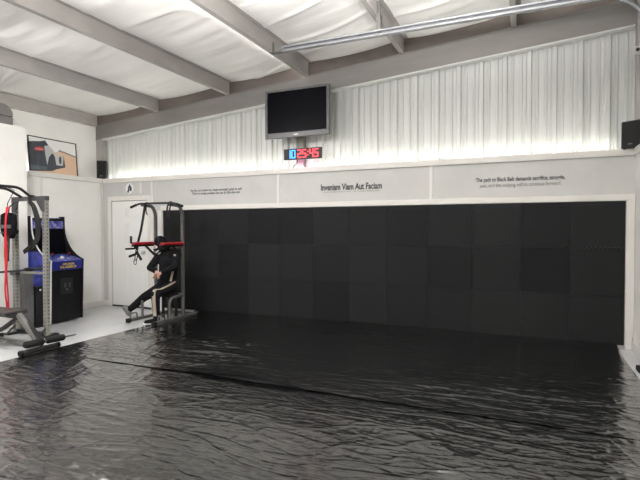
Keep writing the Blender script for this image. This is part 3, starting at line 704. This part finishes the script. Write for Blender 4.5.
MB().tube([(-6.83, 4.50, 1.77), (-6.82, 4.50, 1.85), (-6.81, 4.55, 1.90), (-6.83, 4.62, 1.93)], .01, 8).build('hanging_loop', M['black'], t)
t = thing('cable_strap', (-6.79, 4.5, 1.2), 'black strap with a metal ring hanging below the vest on the squat rack', 'strap')
strap([(-6.77, 4.455, 1.45), (-6.775, 4.455, 1.3), (-6.79, 4.455, 1.15), (-6.785, 4.455, 1.08)], .035, .01).build('webbing', M['black'], t)
ring = [V((-6.80 + .028 * math.cos(a), 4.455, 1.05 + .032 * math.sin(a))) for a in [k * math.pi / 8 for k in range(17)]]
MB().tube(ring, .005, 8).build('ring', M['silver'], t, smooth=True)
strap([(-6.80, 4.452, 1.44), (-6.825, 4.452, 1.25), (-6.835, 4.452, 1.10), (-6.81, 4.452, 1.06)], .022, .008).build('tail', M['black'], t)

# ------------------------------------------------------------------ weight bench at the left edge
t = thing('weight_bench', (-6.2, 4.08, 0), 'low grey and black weight bench with foam rollers in front of the rack', 'bench')
MB().cyl((-5.60, 3.80, .035), (-5.60, 4.31, .035), .032).build('front_foot', M['darksteel'], t, smooth=True)
for y in (3.79, 4.28): MB().cyl((-5.60, y, .035), (-5.60, y + .04, .035), .0345).build('foot_cap', M['rubber'], t, smooth=True)
MB().bar([(-6.04, 4.09, .43), (-5.87, 4.075, .30), (-5.58, 4.06, .05)], .05, .06).build('front_leg', M['steel'], t)
MB().bar([(-5.93, 4.12, .36), (-5.78, 4.09, .27), (-5.60, 4.07, .13)], .03, .05, (0, 1, 0)).build('leg_lever', M['blackmetal'], t)
MB().cyl((-5.565, 3.84, .135), (-5.515, 4.50, .135), .011).build('roller_axle', M['steel'], t, smooth=True)
for a, b2 in (((-5.565, 3.83), (-5.547, 4.06)), ((-5.542, 4.10), (-5.52, 4.36))):
    MB().lathe((a[0], a[1], .135), (b2[0] - a[0], b2[1] - a[1], 0), [(0, .034), (.012, .042), (.22, .042), (.235, .034)]).build('foam_roller', M['rubber'], t, smooth=True)
MB().box((-7.0, 3.94, .415), (-6.07, 4.24, .475)).build('seat_pad', M['vinylpad'], t, bevel=.018, seg=3)
MB().bar([(-6.06, 4.09, .40), (-7.0, 4.09, .40)], .05, .04).build('pad_frame', M['blackmetal'], t)
MB().bar([(-6.06, 4.085, .385), (-6.32, 4.085, .24), (-6.75, 4.085, .06)], .045, .045).build('rear_leg', M['blackmetal'], t)
MB().bar([(-5.75, 4.10, .065), (-6.9, 4.20, .045)], .05, .05).build('base_rail', M['steel'], t)
MB().bar([(-6.05, 3.95, .10), (-6.75, 4.05, .06)], .03, .03).build('adjuster_tube', M['steel'], t)
MB().cyl((-6.85, 3.9, .035), (-6.85, 4.4, .035), .032).build('rear_foot', M['darksteel'], t, smooth=True)

# ------------------------------------------------------------------ pull-up and dip tower
TL, TR, TY = -5.965, -5.38, 6.5; FZ = .012
t = thing('pull_up_tower', ((TL + TR) / 2, TY, 0), 'grey pull-up and dip tower with red arm pads in front of the door', 'exercise tower')
for x in (TL, TR):
    MB().tube(fillet([(x, TY, .05), (x, TY, 1.80), (x, TY - .07, 1.93), (x, TY - .32, 1.945)], .16, 8), .030, 14).build('post', M['towersteel'], t, smooth=True)
    bb_ = -.65 if x == TL else -.70
    MB().bar([(x, TY + bb_, FZ + .035), (x, TY + .38, FZ + .035)], .055, .05).build('base_rail', M['towersteel'], t, bevel=.004)
    for yy in (TY + bb_ - .02, TY + .34): MB().box((x - .034, yy, FZ), (x + .034, yy + .06, FZ + .066)).build('end_cap', M['rubber'], t, bevel=.006)
    MB().tube(fillet([(x, TY - .33, .06), (x, TY - .33, .34), (x, TY - .28, .40), (x, TY - .02, .42)], .11, 7), .023, 12).build('brace', M['towersteel'], t, smooth=True)
    MB().tube(fillet([(x, TY - .60, .06), (x, TY - .60, .155), (x, TY - .45, .155), (x, TY - .45, .06)], .06, 6), .012, 10).build('push_up_handle', M['towersteel'], t, smooth=True)
    MB().box((x - .05, TY - .52, 1.275), (x + .05, TY - .01, 1.32)).build('arm_pad', M['red'], t, bevel=.015, seg=3)
    MB().bar([(x, TY - .54, 1.26), (x, TY, 1.26)], .04, .03).build('dip_arm', M['blackmetal'], t)
    MB().bar([(x, TY - .02, 1.08), (x, TY - .24, 1.25)], .03, .03).build('arm_strut', M['blackmetal'], t)
    g = MB().tube(fillet([(x, TY - .48, 1.25), (x, TY - .48, 1.215), (x, TY - .68, 1.215)], .02, 4), .015, 10).build('dip_grip', M['rubber'], t, smooth=True)
    MB().cyl((x - .005, TY - .56, 1.30), (x - .005, TY - .56, 1.42), .018).build('grip_handle', M['black'], t, smooth=True)
MB().tube(fillet([(-6.20, TY - .33, 1.905), (-6.02, TY - .32, 1.965), (-5.30, TY - .32, 1.965), (-5.10, TY - .33, 1.905)], .06), .017, 12).build('pull_up_bar', M['blackmetal'], t, smooth=True)
for x, s in ((-6.2, 1), (-5.1, -1)): MB().cyl((x, TY - .33, 1.905), (x + s * .12, TY - .326, 1.945), .021).build('bar_grip', M['rubber'], t, smooth=True)
MB().bar([(TL, TY, .42), (TR, TY, .42)], .05, .05).build('cross_member', M['towersteel'], t)
MB().bar([(TL, TY, 1.23), (TR, TY, 1.23)], .05, .05).build('cross_member', M['towersteel'], t)
MB().bar([(TL, TY + .32, FZ + .035), (TR, TY + .32, FZ + .035)], .05, .05).build('cross_member', M['towersteel'], t)
# suspension straps on the bar
t = thing('suspension_trainer', (-5.9, 6.16, 1.93), 'black suspension straps with foam handles hanging from the tower bar in front of the door', 'straps')
strap([(-5.86, 6.18, 1.985), (-5.855, 6.14, 1.93), (-5.885, 6.13, 1.75), (-5.935, 6.12, 1.5), (-5.985, 6.11, 1.32), (-6.005, 6.10, 1.18)], .042, .012).build('webbing', M['black'], t)
strap([(-5.845, 6.15, 1.94), (-5.83, 6.14, 1.82), (-5.805, 6.14, 1.77)], .02, .006).build('tail', M['black'], t)
for a, b2 in (((-6.17, 6.10, 1.075), (-6.01, 6.08, 1.12)), ((-6.0, 6.09, 1.16), (-5.885, 6.07, 1.03))):
    h = MB().cyl(a, b2, .021).build('handle', M['rubber'], t, smooth=True)
for dx in (-.02, .02):
    strap([(-6.005 + dx, 6.10, 1.19), (-6.01 + dx * 1.3, 6.095, 1.10), (-6.03 + dx, 6.09, 1.0)], .016, .006).build('loop_strap', M['black'], t)
MB().tube([V((-6.035 + .03 * math.cos(a), 6.09, .985 + .045 * math.sin(a))) for a in [k * math.pi / 8 for k in range(17)]], .007, 8).build('foot_loop', M['bezel'], t, smooth=True)
t = thing('hanging_strap', (-5.34, 6.17, 1.9), 'short black strap loop hanging from the right part of the tower bar', 'strap')
strap([(-5.375, 6.19, 1.99), (-5.385, 6.155, 1.93), (-5.40, 6.15, 1.85), (-5.385, 6.15, 1.75)], .028, .008).build('webbing', M['black'], t)
strap([(-5.345, 6.19, 1.99), (-5.335, 6.155, 1.93), (-5.345, 6.15, 1.85), (-5.37, 6.15, 1.73)], .024, .008).build('tail', M['black'], t)

# low black stool under the seated person
t = thing('padded_stool', (-5.60, 6.30, 0), 'low black padded stool inside the tower under the seated person', 'stool')
MB().box((-5.78, 6.22, .40), (-5.44, 6.46, .48)).build('seat', M['rubber'], t, bevel=.02, seg=3)
for x in (-5.75, -5.47):
    for y in (6.25, 6.43): MB().bar([(x, y, .02), (x, y, .41)], .035, .035, (0, 1, 0)).build('leg', M['blackmetal'], t)

# ------------------------------------------------------------------ the seated person
def limb(bm, a, ra, b2, rb, n=14):
    a, b2 = V(a), V(b2); k = 7
    bm.tube([a + (b2 - a) * (i / k) for i in range(k + 1)], 1.0, n, scales=[ra + (rb - ra) * i / k for i in range(k + 1)])
    bm.ball(a, ra); bm.ball(b2, rb)
def remeshed(bm, name, m, parent, vox, sm=6):
    o = bm.build(name, m, parent)
    r = o.modifiers.new('r', 'REMESH'); r.mode = 'VOXEL'; r.voxel_size = vox
    s = o.modifiers.new('s', 'SMOOTH'); s.factor = .5; s.iterations = sm
    dg = bpy.context.evaluated_depsgraph_get(); me = bpy.data.meshes.new_from_object(o.evaluated_get(dg))
    o.modifiers.clear(); o.data = me
    for p in me.polygons: p.use_smooth = True
    return o
t = thing('person', (-5.58, 6.25, 0), 'person in a black tracksuit with tan side stripes slumped in the tower', 'person')
PEL = V((-5.55, 6.31, .585)); CH = V((-5.53, 6.33, .98)); NK = V((-5.565, 6.29, 1.17)); HD = V((-5.60, 6.22, 1.275))
SHL, SHR = V((-5.68, 6.27, 1.09)), V((-5.36, 6.31, 1.10))
HPL, HPR = V((-5.63, 6.30, .57)), V((-5.45, 6.29, .57))
KNL, ANL = V((-5.96, 6.22, .385)), V((-6.265, 6.17, .15))
KNR, ANR = V((-5.475, 5.95, .50)), V((-5.475, 5.97, .105))
ELL, WRL = V((-5.72, 6.10, .90)), V((-5.55, 6.05, .845))
ELR, WRR = V((-5.26, 6.18, .92)), V((-5.42, 6.02, .83))
hd_rot = Matrix.Rotation(math.radians(-38), 3, 'Z') @ Matrix.Rotation(math.radians(28), 3, 'X')   # face towards -Y, turned to the left, chin down
def hp(x, y, z): return HD + hd_rot @ V((x, y, z))
bm = MB()
limb(bm, PEL, .125, CH, .135); limb(bm, PEL + V((-.06, 0, 0)), .10, PEL + V((.06, 0, 0)), .10); limb(bm, CH + V((-.06, 0, .02)), .11, CH + V((.06, 0, .02)), .11)
limb(bm, SHL, .058, SHR, .058); limb(bm, CH, .10, NK, .06); limb(bm, NK, .052, HD + V((.01, .02, -.05)), .05)
for sh, el, wr_ in ((SHL, ELL, WRL), (SHR, ELR, WRR)): limb(bm, sh, .052, el, .040); limb(bm, el, .040, wr_, .026)
for h_, k_, a_ in ((HPL, KNL, ANL), (HPR, KNR, ANR)): limb(bm, h_, .085, k_, .056); limb(bm, k_, .055, a_, .036)
for a_, d_ in ((ANL, V((-.40, -.35, .80))), (ANR, V((-.35, -.9, -.1)))):
    d_.normalize(); limb(bm, a_ + V((0, 0, -.03)), .034, a_ + d_ * .12 + V((0, 0, -.045)), .022)
# head with face
bm.ball(HD, .1, .78, .96, 1.16, 16, hd_rot); bm.ball(hp(0, -.03, -.06), .062, 1, 1, .95, 12, hd_rot)
bm.ball(hp(0, -.103, -.012), .017, .8, 1.1, 1.5, 8, hd_rot); bm.ball(hp(0, -.088, -.052), .018, 1.5, .6, .6, 8, hd_rot); bm.ball(hp(0, -.075, -.098), .022, 1.1, .9, .8, 8, hd_rot)
for s in (-1, 1): bm.ball(hp(s * .08, 0, -.01), .03, .35, .7, 1.1, 8, hd_rot); bm.ball(hp(s * .033, -.086, .03), .018, 1.3, .7, .5, 8, hd_rot)
# hands: palm, four fingers, thumb, resting in the lap
for wr_, d_, sd in ((WRL, V((.75, -.25, -.45)), V((.25, -.85, .3))), (WRR, V((-.8, -.15, -.35)), V((-.2, -.85, .3)))):
    d_.normalize(); sd = (sd - d_ * sd.dot(d_)).normalized(); nn = d_.cross(sd)
    if nn.z > 0: nn = -nn
    limb(bm, wr_, .026, wr_ + d_ * .04, .026)
    for q in (-1.2, -.4, .4, 1.2): limb(bm, wr_ + d_ * .02 + sd * q * .012, .016, wr_ + d_ * .085 + sd * q * .018, .0125)
    for q, ln in ((-1.5, .062), (-.5, .075), (.5, .08), (1.5, .07)):
        k0 = wr_ + d_ * .088 + sd * q * .0165; k1 = k0 + d_ * ln * .5 + nn * .012; k2 = k1 + d_ * ln * .35 + nn * .026
        limb(bm, k0, .0105, k1, .0095, 8); limb(bm, k1, .0095, k2, .008, 8)
    th = wr_ + d_ * .03 + sd * .03; t1 = th + d_ * .03 + sd * .03; limb(bm, th, .013, t1, .011, 8); limb(bm, t1, .011, t1 + d_ * .035 + sd * .004 + nn * .01, .009, 8)
remeshed(bm, 'body', M['skin'], t, .0075, 3)
# jacket
bm = MB()
limb(bm, PEL + V((0, .005, .04)), .148, CH, .158); limb(bm, PEL + V((-.06, 0, .04)), .122, PEL + V((.06, 0, .04)), .122); limb(bm, CH + V((-.06, 0, .02)), .13, CH + V((.06, 0, .02)), .13)
limb(bm, SHL, .076, SHR, .076); limb(bm, CH, .12, NK + V((.0, .01, -.02)), .074)
for sh, el, wr_ in ((SHL, ELL, WRL), (SHR, ELR, WRR)): limb(bm, sh, .07, el, .058); limb(bm, el, .058, wr_ + (el - wr_) * .12, .042)
remeshed(bm, 'jacket', M['cloth'], t, .012, 5)
# trousers with a tan stripe down the outer side
bm = MB()
limb(bm, PEL + V((-.06, 0, -.01)), .125, PEL + V((.06, 0, -.01)), .125)
for h_, k_, a_ in ((HPL, KNL, ANL), (HPR, KNR, ANR)): limb(bm, h_, .103, k_, .074); limb(bm, k_, .074, a_ + (k_ - a_) * .10, .055)
remeshed(bm, 'trousers', M['cloth'], t, .012, 5)
def stripe(pts, w, name):
    strap(pts, w, .012, (0, 0, 1) if abs(V(pts[0]).z - V(pts[-1]).z) < .2 else (1, 0, 0)).build(name, M['tan'], t, label='tan stripe of the tracksuit')
out = V((.25, -.55, .8)).normalized()
def along(a, b2, ra, rb, off, n=4): return [a + (b2 - a) * (i / n) + off * (ra + (rb - ra) * i / n) for i in range(n + 1)]
o1 = V((.62, -.45, .64)).normalized(); o2 = V((.35, -.93, .05)).normalized()
stripe([HPR + V((.075, .0, .095))] + along(HPR, KNR, .104, .078, o1)[1:4] + [KNR + V((.02, -.045, .055))] + along(KNR, ANR + (KNR - ANR) * .1, .078, .058, o2)[1:], .062, 'leg_stripe')
stripe([SHR + V((.035, -.075, .02)), V((-5.315, 6.235, 1.0)), V((-5.335, 6.215, .88)), V((-5.36, 6.20, .76)), V((-5.375, 6.19, .68))], .040, 'jacket_stripe')
# hood and face covering with white marks
bm = MB(); bm.ball(hp(0, .018, .018), .118, .86, .92, 1.12, 16, hd_rot); bm.ball(hp(0, .03, -.08), .085, 1, 1, .9, 12, hd_rot)
hood = remeshed(bm, 'hood', M['cloth'], t, .010, 2)
bm = MB(); bm.ball(hp(0, -.045, -.055), .072, .95, .98, .92, 14, hd_rot)
remeshed(bm, 'face_cover', M['rubber'], t, .010, 1)
for s in (-1, 1):
    MB().ball(hp(s * .03, -.098, .028), .0085, 1.3, .5, .8, 8, hd_rot).build('eye', M['white'], t, smooth=True)
bm = MB()
bm.tube(smooth_path([hp(.062, -.075, .012), hp(.02, -.118, -.010), hp(-.03, -.115, -.02), hp(-.07, -.065, .005)], 4), .011, 8)
bm.tube(smooth_path([hp(.065, -.075, -.05), hp(.02, -.122, -.075), hp(-.03, -.120, -.075), hp(-.068, -.07, -.05)], 4), .009, 8)
bm.tube(smooth_path([hp(.05, -.075, -.105), hp(.01, -.105, -.118), hp(-.04, -.095, -.11)], 4), .009, 8)
bm.build('white_face_print', M['white'], t, smooth=True)
for (a_, d_, l) in ((ANL, V((-.40, -.35, .80)), 'grey shoe on the stretched leg'), (ANR, V((-.45, -.88, 0)), 'dark shoe with pale sole on the bent leg')):
    d_.normalize(); bm = MB()
    limb(bm, a_ + V((0, 0, -.05)), .052, a_ + d_ * (.12 if a_ is ANL else .16) + V((0, 0, -.055)), .043); limb(bm, a_ + V((0, 0, .02)), .05, a_ + V((0, 0, -.05)), .054)
    s_ = remeshed(bm, 'shoe', M['shoe'] if a_ is ANL else M['cloth'], t, .009, 3); s_['label'] = l
    if a_ is ANR:
        bm = MB(); c0 = a_ + V((0, 0, -.078)); bm.bar([c0 - d_ * .05, c0 + d_ * .08, c0 + d_ * .205 + V((0, 0, .008))], .085, .018); bm.build('sole', M['white'], s_, bevel=.006)

# ------------------------------------------------------------------ small thing on the floor at the right wall
t = thing('rubber_wedge', (1.13, 6.05, 0), 'small black rubber wedge on the grey floor at the right wall', 'doorstop')
MB().prism([(1.09, 5.97, 0), (1.09, 6.13, 0), (1.09, 6.13, .05), (1.09, 5.97, .008)], (.05, 0, 0)).build('wedge', M['rubber'], t, bevel=.004)

# ------------------------------------------------------------------ light
def area(name, loc, sx, sy, power, col=(1, 1, 1), rot=(0, 0, 0)):
    l = bpy.data.lights.new(name, 'AREA'); l.shape = 'RECTANGLE'; l.size = sx; l.size_y = sy; l.energy = power; l.color = col
    o = bpy.data.objects.new(name, l); COL.objects.link(o); o.location = loc; o.rotation_euler = rot; return o
def bulb(name, loc, r, power, col=(1, 1, 1)):
    l = bpy.data.lights.new(name, 'POINT'); l.shadow_soft_size = r; l.energy = power; l.color = col
    o = bpy.data.objects.new(name, l); COL.objects.link(o); o.location = loc; return o
WARM = (1.0, .975, .945)
for x, p in ((-5.6, 18), (-2.4, 26), (.2, 25)):
    bulb('unseen_lamp', (x, .6, 3.3 + .08 * (x + 5.6)), .22, p, WARM)
for x in (-5.6, -1.6):
    bulb('unseen_lamp', (x, -2.6, 3.3), .22, 38, WARM)
area('unseen_lamp', (-5.1, 3.0, 3.45), .9, .4, 92, WARM, (math.radians(30), 0, math.radians(14)))  # added fill light aimed at the dark left corner, not a real fixture
for x, y, z, p in ((-6.0, .8, 2.75, 20), (-3.4, 2.6, 3.35, 60), (-.6, 3.0, 3.2, 140), (-2.0, 2.8, 3.3, 72), (-6.0, -2, 2.75, 50), (-3.4, -2, 2.75, 60), (-.8, -2, 2.75, 60)):
    o = area('ceiling_fill', (x, y, z), 1.2, .3, p, WARM, (math.pi - math.radians(25), 0, 0)); o.data.spread = math.radians(125)  # added fill lights without fixtures, facing up to brighten the ceiling
area('clock_glow', (-3.42, 7.06, cz0 - .004), .22, .03, .5, (1.0, .08, .55), (math.radians(35), 0, 0))

w = bpy.data.worlds.new('room_air'); sc.world = w; w.use_nodes = True
w.node_tree.nodes['Background'].inputs['Color'].default_value = (.8, .85, .9, 1); w.node_tree.nodes['Background'].inputs['Strength'].default_value = .05

# ------------------------------------------------------------------ camera
cam = bpy.data.cameras.new('camera'); cam.sensor_width = 36; cam.sensor_fit = 'HORIZONTAL'; cam.lens = 477.46 / 640 * 36; cam.clip_start = .05
co = bpy.data.objects.new('camera', cam); COL.objects.link(co); co.location = (0, 0, 1.535)
yaw, pit, rol = .4110, .0230, -.0010
cy_, sy_, cp_, sp_ = math.cos(yaw), math.sin(yaw), math.cos(pit), math.sin(pit)
fw = V((-sy_ * cp_, cy_ * cp_, -sp_)); rt = V((cy_, sy_, 0)); up = rt.cross(fw)
r2 = rt * math.cos(rol) + up * math.sin(rol); u2 = -rt * math.sin(rol) + up * math.cos(rol)
co.matrix_world = Matrix(((r2.x, u2.x, -fw.x, 0), (r2.y, u2.y, -fw.y, 0), (r2.z, u2.z, -fw.z, 1.535), (0, 0, 0, 1)))
sc.camera = co
sc.view_settings.view_transform = 'Standard'; sc.view_settings.look = 'None'; sc.view_settings.gamma = 1; sc.view_settings.use_curve_mapping = False
sc.view_settings.exposure = 0.27
sc.cycles.max_bounces = 8
